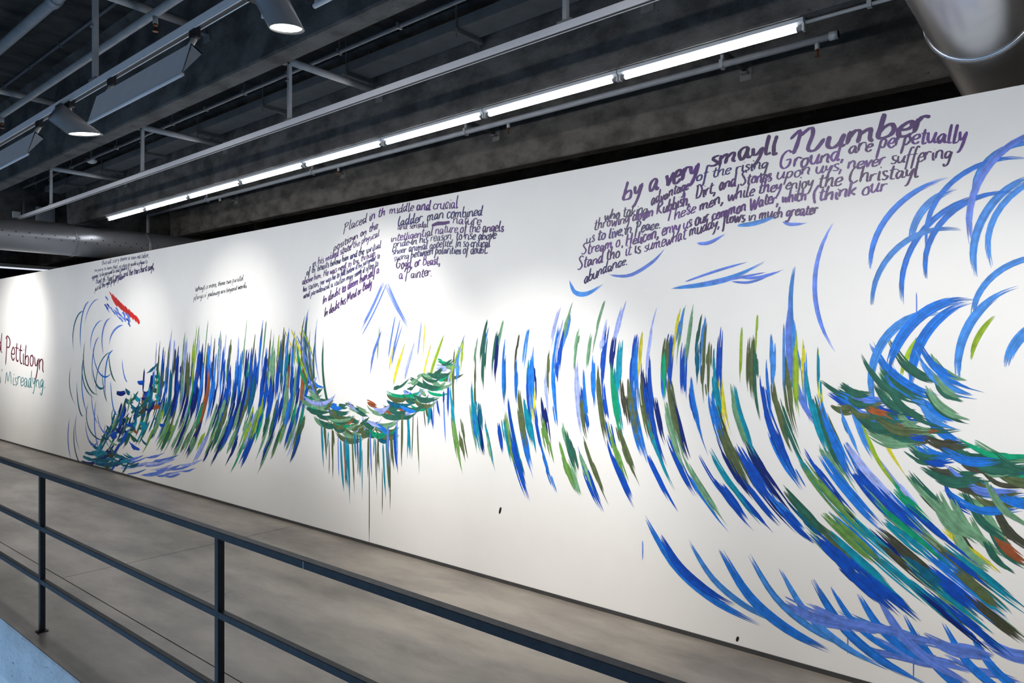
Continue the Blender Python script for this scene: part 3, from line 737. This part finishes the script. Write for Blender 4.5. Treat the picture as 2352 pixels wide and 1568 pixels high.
# drips and stray flecks
for u, v0, v1 in ((878, 1075, 1182), (896, 1040, 1172), (848, 1060, 1252), (822, 1030, 1090), (1476, 1240, 1286), (2105, 670, 745), (1947, 1460, 1502), (2098, 1505, 1562), (756, 1010, 1090)):
    brush([(u, v0), (u+0.5, (v0+v1)/2), (u, v1)], 1.8, PAL['char'] if u < 1000 else PAL['peri'], R_, bristles=1, ragged=0.02)
for u, v, ln in ((1149, 1172, 16), (1694, 1467, 12)):
    brush([(u+2, v-ln*0.5), (u, v), (u-2, v+ln*0.5)], 4, PAL['black'], R_, bristles=1, ragged=0.05)

mural = empty('mural', (-8, DW, 0)); tag(mural, 'long mural of blue and green brush strokes with purple handwriting on the white wall', 'mural')
mural.location = (0, 0, 0)
order = sorted(range(len(strokes)), key=lambda i: -strokes[i].area)
keep = set(order[:290])
rest = Paint()
for i, p in enumerate(strokes):
    if i in keep:
        p.build('brush_stroke', mural)
    else:
        b = len(rest.v); rest.v += p.v; rest.c += p.c; rest.f += [tuple(b+k for k in f) for f in p.f]
tag(rest.build('small_brush_strokes', mural), kind='stuff')

# ------------------------------------------------------------------ handwriting (a single-line pen alphabet, tenths of the x-height)
G = {
'a': (11, '8,8 5,10 2,8 1,4 3,0 6,2 8,9|8,9 8,3 9,0 11,1'), 'b': (10, '2,21 1,10 1,2 3,0 7,1 8,6 6,9 3,8 1,5'), 'c': (9, '8,8 6,10 3,9 1,5 2,1 5,0 8,2'),
'd': (11, '8,8 5,10 2,8 1,4 3,0 6,2 8,8|9,21 8,10 8,3 9,0 11,1'), 'e': (9, '1,5 5,5 8,7 6,10 3,9 1,5 2,1 5,0 8,2'), 'f': (7, '8,19 6,21 4,18 3,8 2,-6 1,-9|0,9 7,10'),
'g': (10, '8,8 5,10 2,8 1,4 3,1 6,3 8,9 8,0 6,-8 3,-10 1,-7'), 'h': (11, '2,21 1,10 1,0|1,5 4,9 7,10 8,6 8,1 10,0'), 'i': (5, '2,10 2,3 3,0 5,1|3,14 3.4,15'),
'j': (5, '3,10 3,0 1,-8 -2,-9|3,14 3.4,15'), 'k': (10, '2,21 1,10 1,0|8,10 2,5 5,3 9,0'), 'l': (6, '3,21 2,10 2,3 3,0 6,1'),
'm': (16, '1,10 1,0|1,6 4,10 6,8 6,0|6,6 10,10 12,8 12,2 15,0'), 'n': (11, '1,10 1,0|1,6 5,10 8,8 8,2 10,0'), 'o': (10, '5,10 2,8 1,4 3,0 7,1 8,6 6,10 4,9'),
'p': (10, '2,10 1,0 0,-11|1,7 5,10 8,7 7,2 4,0 1,3'), 'q': (10, '8,8 5,10 2,8 1,4 3,0 6,2 8,9 8,-10'), 'r': (8, '1,10 1,0|1,6 4,10 8,9'),
's': (8, '7,9 4,10 2,8 4,5 7,3 5,0 1,1'), 't': (8, '4,17 3,8 3,2 5,0 8,1|0,11 8,12'), 'u': (11, '1,10 1,3 4,0 7,3 9,10|9,10 8,3 9,0 11,1'),
'v': (9, '1,10 3,4 4,0 6,5 8,10'), 'w': (14, '1,10 2,4 4,0 7,8 8,2 10,0 13,10'), 'x': (9, '1,10 8,0|8,10 1,0'), 'y': (10, '1,10 2,4 5,3 8,9|9,10 7,0 4,-8 1,-9'), 'z': (9, '1,10 8,10 1,0 8,1'),
'A': (14, '1,0 6,20 11,0|3,8 10,8'), 'B': (14, '3,20 2,0|2,19 8,20 9,14 3,11|3,11 10,10 11,3 2,0'), 'C': (14, '12,17 8,21 3,16 2,6 6,0 12,3'), 'D': (15, '4,20 3,0|1,19 8,20 13,12 10,2 2,0'),
'G': (16, '12,17 8,21 3,15 2,6 6,0 11,3 12,9 7,9'), 'H': (15, '3,20 2,0|12,21 11,0|2,10 12,11'), 'I': (6, '4,20 3,10 2,-2'), 'M': (20, '1,0 4,19 8,4 14,20 17,0'), 'N': (20, '0,14 4,20 5,8 4,0|5,14 10,21 12,14 11,2 15,0 19,8'),
'P': (14, '4,20 3,5 2,-8|1,17 6,21 11,18 9,11 3,9'), 'R': (15, '3,20 2,0|1,18 8,21 11,16 4,10 8,4 13,0'), 'S': (13, '11,18 7,21 3,17 7,11 10,5 6,0 1,2'), 'T': (14, '6,19 5,8 4,0|0,18 7,20 13,19'),
'W': (20, '1,20 4,2 6,0 10,15 12,1 14,0 19,20'), '.': (5, '2,0 2.6,1 3,0.2'), ',': (5, '3,1 2.6,-2 1,-5'), "'": (4, '2,20 1.6,16'), '(': (7, '6,21 2,12 2,3 5,-4'), ' ': (6, ''),
}
def glyph_strokes(ch, r):
    w, s = G[ch]
    out = []
    for st in s.split('|'):
        if not st: continue
        pts = [tuple(float(k)/10 for k in p.split(',')) for p in st.split()]
        pts = [(x+r.uniform(-.05, .05), y+r.uniform(-.06, .06)) for x, y in pts]
        out.append(smooth_curve(pts, max(3, (len(pts)-1)*4)))
    return w/10.0, out
RT = random.Random(5)
def write(text, base, xh, c, parent, pen=0.24, slant=0.30, asc=0.86):
    """words along a baseline of photo points on the wall; xh = (start, end) height of small letters in pixels"""
    total = sum(G[ch][0] for ch in text)/10.0
    seg = [math.hypot(b[0]-a[0], b[1]-a[1]) for a, b in zip(base[:-1], base[1:])]; LL = sum(seg)
    def at(s):
        d = s*LL
        if d < 0: k = 0
        else:
            k = 0
            while k < len(seg)-1 and d > seg[k]: d -= seg[k]; k += 1
        f = d/seg[k]; a, b = base[k], base[k+1]
        return a[0]+(b[0]-a[0])*f, a[1]+(b[1]-a[1])*f
    cur = 0.0
    for word in text.split(' '):
        P = Paint(); l0 = lift(); nst = 0; wc = vary(c, RT, 0.35); wpen = pen*RT.uniform(0.85, 1.2)*(1.1 if xh[0] > 20 else 1.0); prev = None
        for ch in word:
            w, sts = glyph_strokes(ch, RT)
            dy = RT.uniform(-0.10, 0.10); sz = RT.uniform(0.88, 1.14); cc = vary(wc, RT, 0.2)
            h_ = xh[0]+(xh[1]-xh[0])*min(1, max(0, cur/total))
            def place(gx, gy):
                gy = gy if gy <= 1 else 1+(gy-1)*asc
                bx, by = at((cur+gx+slant*gy*0.55)/total)
                return (bx, max(by-(gy*sz+dy)*h_, wall_top(bx)+h_*wpen*0.7+1.5))
            allst = [([place(*p) for p in st], 1.0) for st in sts]
            if allst:
                first = allst[0][0][0]
                if prev and ch.islower() and ch not in 'bhkltfij' and abs(first[1]-prev[1]) < 1.15*h_:
                    mid = ((prev[0]+first[0])/2, max(prev[1], first[1])-abs(prev[1]-first[1])*0.25)
                    allst.insert(0, (smooth_curve([prev, mid, first], 5), 0.5))
                prev = allst[-1][0][-1] if ch.islower() and ch not in 'bfijgpqsy' else None
            for pts, thin in allst:
                n = len(pts); wp = [W(*p) for p in pts]; wid = []
                for i in range(n):
                    a, b = wp[max(0, i-1)], wp[min(n-1, i+1)]
                    d = math.hypot(b[0]-a[0], b[1]-a[1]) or 1e-6
                    e = 0.55 if i == 0 else (0.4 if i == n-1 else 1.0)
                    wid.append(h_*wpen*thin*(0.55+0.68*abs(b[1]-a[1])/d)*e*mpp(pts[i][0])*RT.uniform(0.9, 1.12))
                P.ribbon(wp, wid, cc, l0+(nst % 60)*0.00003); nst += 1
            cur += w
        P.build('written_word', parent)
        cur += G[' '][0]/10.0
pu = PAL['purple']; ind = PAL['indigo']
for text, base, xh in (
    ("by a very", [(1430, 462), (1500, 440), (1550, 420), (1604, 398)], (22, 26)), ("smayll", [(1628, 384), (1700, 366), (1786, 352)], (24, 25)), ("Number", [(1806, 360), (1900, 340), (2010, 322), (2132, 302)], (25, 31)),
    ("who taking", [(1388, 506), (1487, 490)], (13, 13)), ("advantage", [(1495, 473), (1583, 432)], (13, 13)), ("of the rising", [(1598, 416), (1680, 398), (1764, 385)], (14, 15)), ("Ground,", [(1787, 392), (1940, 364)], (19, 19)), ("are perpetually", [(1947, 353), (2080, 332), (2220, 326)], (17, 22)),
    ("throwing down Rubbish,", [(1364, 529), (1480, 502), (1585, 468)], (13, 15)), ("Dirt, and Stones", [(1595, 458), (1680, 428), (1772, 415)], (15, 16)), ("upon uys, never suffering", [(1783, 412), (1950, 388), (2186, 362)], (14, 18)),
    ("us to live in Peace.", [(1346, 559), (1430, 540), (1518, 523)], (13, 13)), ("These men, while they enjoy", [(1529, 512), (1650, 468), (1760, 442), (1868, 428)], (15, 15)), ("the Christayl", [(1878, 432), (1990, 416), (2110, 404)], (17, 19)),
    ("Stream o' Helicon, envy us our common Water, which", [(1334, 586), (1475, 557), (1598, 516), (1756, 471), (1852, 459)], (14, 15)), ("(think our", [(1864, 463), (1950, 452), (2036, 438)], (17, 18)),
    ("Stand tho' it is sumewhat muddy, flows in much greater", [(1325, 620), (1412, 593), (1523, 566), (1598, 538), (1675, 512), (1777, 500), (1878, 490)], (14, 14)), ("abundance.", [(1341, 652), (1390, 626), (1442, 607)], (13, 13))):
    write(text, base, xh, pu if xh[0] > 16 or RT.random() < 0.6 else ind, mural)
for text, base, xh in (
    ("Placed in th' middle and crucial", [(788, 532), (844, 509), (892, 491), (945, 484), (1052, 477)], (10, 14)), ("positioyn on the", [(766, 576), (815, 550), (868, 524)], (9, 9)), ("ladder, man combined", [(913, 519), (1010, 502), (1108, 495)], (12, 13)),
    ("in his mixed state the physical", [(717, 614), (782, 585), (871, 541)], (9, 8)), ("and sensual", [(913, 527), (984, 521)], (7, 8)), ("nature", [(1040, 514), (1105, 515)], (11, 12)),
    ("of th' beasts below him and the spiritual", [(704, 632), (790, 600), (875, 569)], (8, 8)), ("intelligential nature of the angels", [(897, 556), (1030, 534), (1157, 531)], (9, 13)),
    ("above him. He was noyt to try, through", [(694, 654), (780, 622), (862, 587)], (8, 8)), ("pride in his reason, to rise above", [(903, 569), (1020, 550), (1140, 549)], (9, 12)),
    ("his station, nor was he to fall below it by surrender to", [(696, 671), (790, 632), (873, 592)], (7, 7)), ("sheer animal appetite. In so critical", [(901, 585), (1020, 566), (1126, 567)], (9, 11)),
    ("and paradoxical a station may seem'd often to", [(697, 686), (780, 652), (869, 609)], (7, 7)), ("swing between polarities of doubt.", [(904, 599), (1000, 583), (1121, 582)], (9, 11)),
    ("In doubt to deem himself a", [(741, 698), (800, 664), (871, 626)], (10, 10)), ("Goyd, or Beast,", [(909, 617), (960, 612), (1011, 606)], (11, 12)), ("In doubt his Mind or Body", [(745, 728), (800, 692), (854, 656)], (10, 10)), ("a Painter.", [(916, 640), (993, 634)], (11, 12))):
    write(text, base, xh, pu if RT.random() < 0.7 else ind, mural, pen=0.25)
brushy = Paint()
for k in range(3):
    brushy.ribbon([W(992, 516+k*2), W(1005, 511+k*2), W(1020, 511+k*1.5), W(1033, 508+k*2)], [0.008, 0.018, 0.018, 0.008], PAL['purple'], lift())
brushy.build('crossed_out_word', mural)
for text, base, xh in (
    ("But all story there is seen no labor,", [(234, 608), (290, 597), (343, 590)], (4.5, 6)), ("no pains to seem that, no plan to guide a place to", [(217, 624), (339, 604)], (4.2, 5)), ("appear, to be pursued to lead toward it,", [(211, 640), (298, 617)], (5, 5)),
    ("Buyt th' Heart swells, and the tears burst ouyt,", [(220, 652), (300, 632), (354, 617)], (6.5, 9)), ("just at the right proper places.", [(218, 668), (286, 638)], (6, 6))):
    write(text, base, xh, ind, mural, pen=0.26)
for text, base, xh in (("Whayt is more, these two parallel", [(448, 669), (559, 643)], (5.5, 6)), ("pfangs o' jealousy are beyond words.", [(445, 688), (568, 660)], (5.5, 6))):
    write(text, base, xh, PAL['ink'], mural, pen=0.24)
title = empty('wall_lettering', (0, 0, 0)); tag(title, 'maroon and teal handwritten exhibition title at the left edge of the wall', 'lettering')
write("d Pettiboyn", [(-6, 806), (40, 830), (101, 852)], (25, 25), PAL['maroon'], title, pen=0.15, slant=0.08)
write("o' Misreadyng.", [(-6, 880), (40, 884), (105, 890)], (17, 19), PAL['tgreen'], title, pen=0.15, slant=0.08)
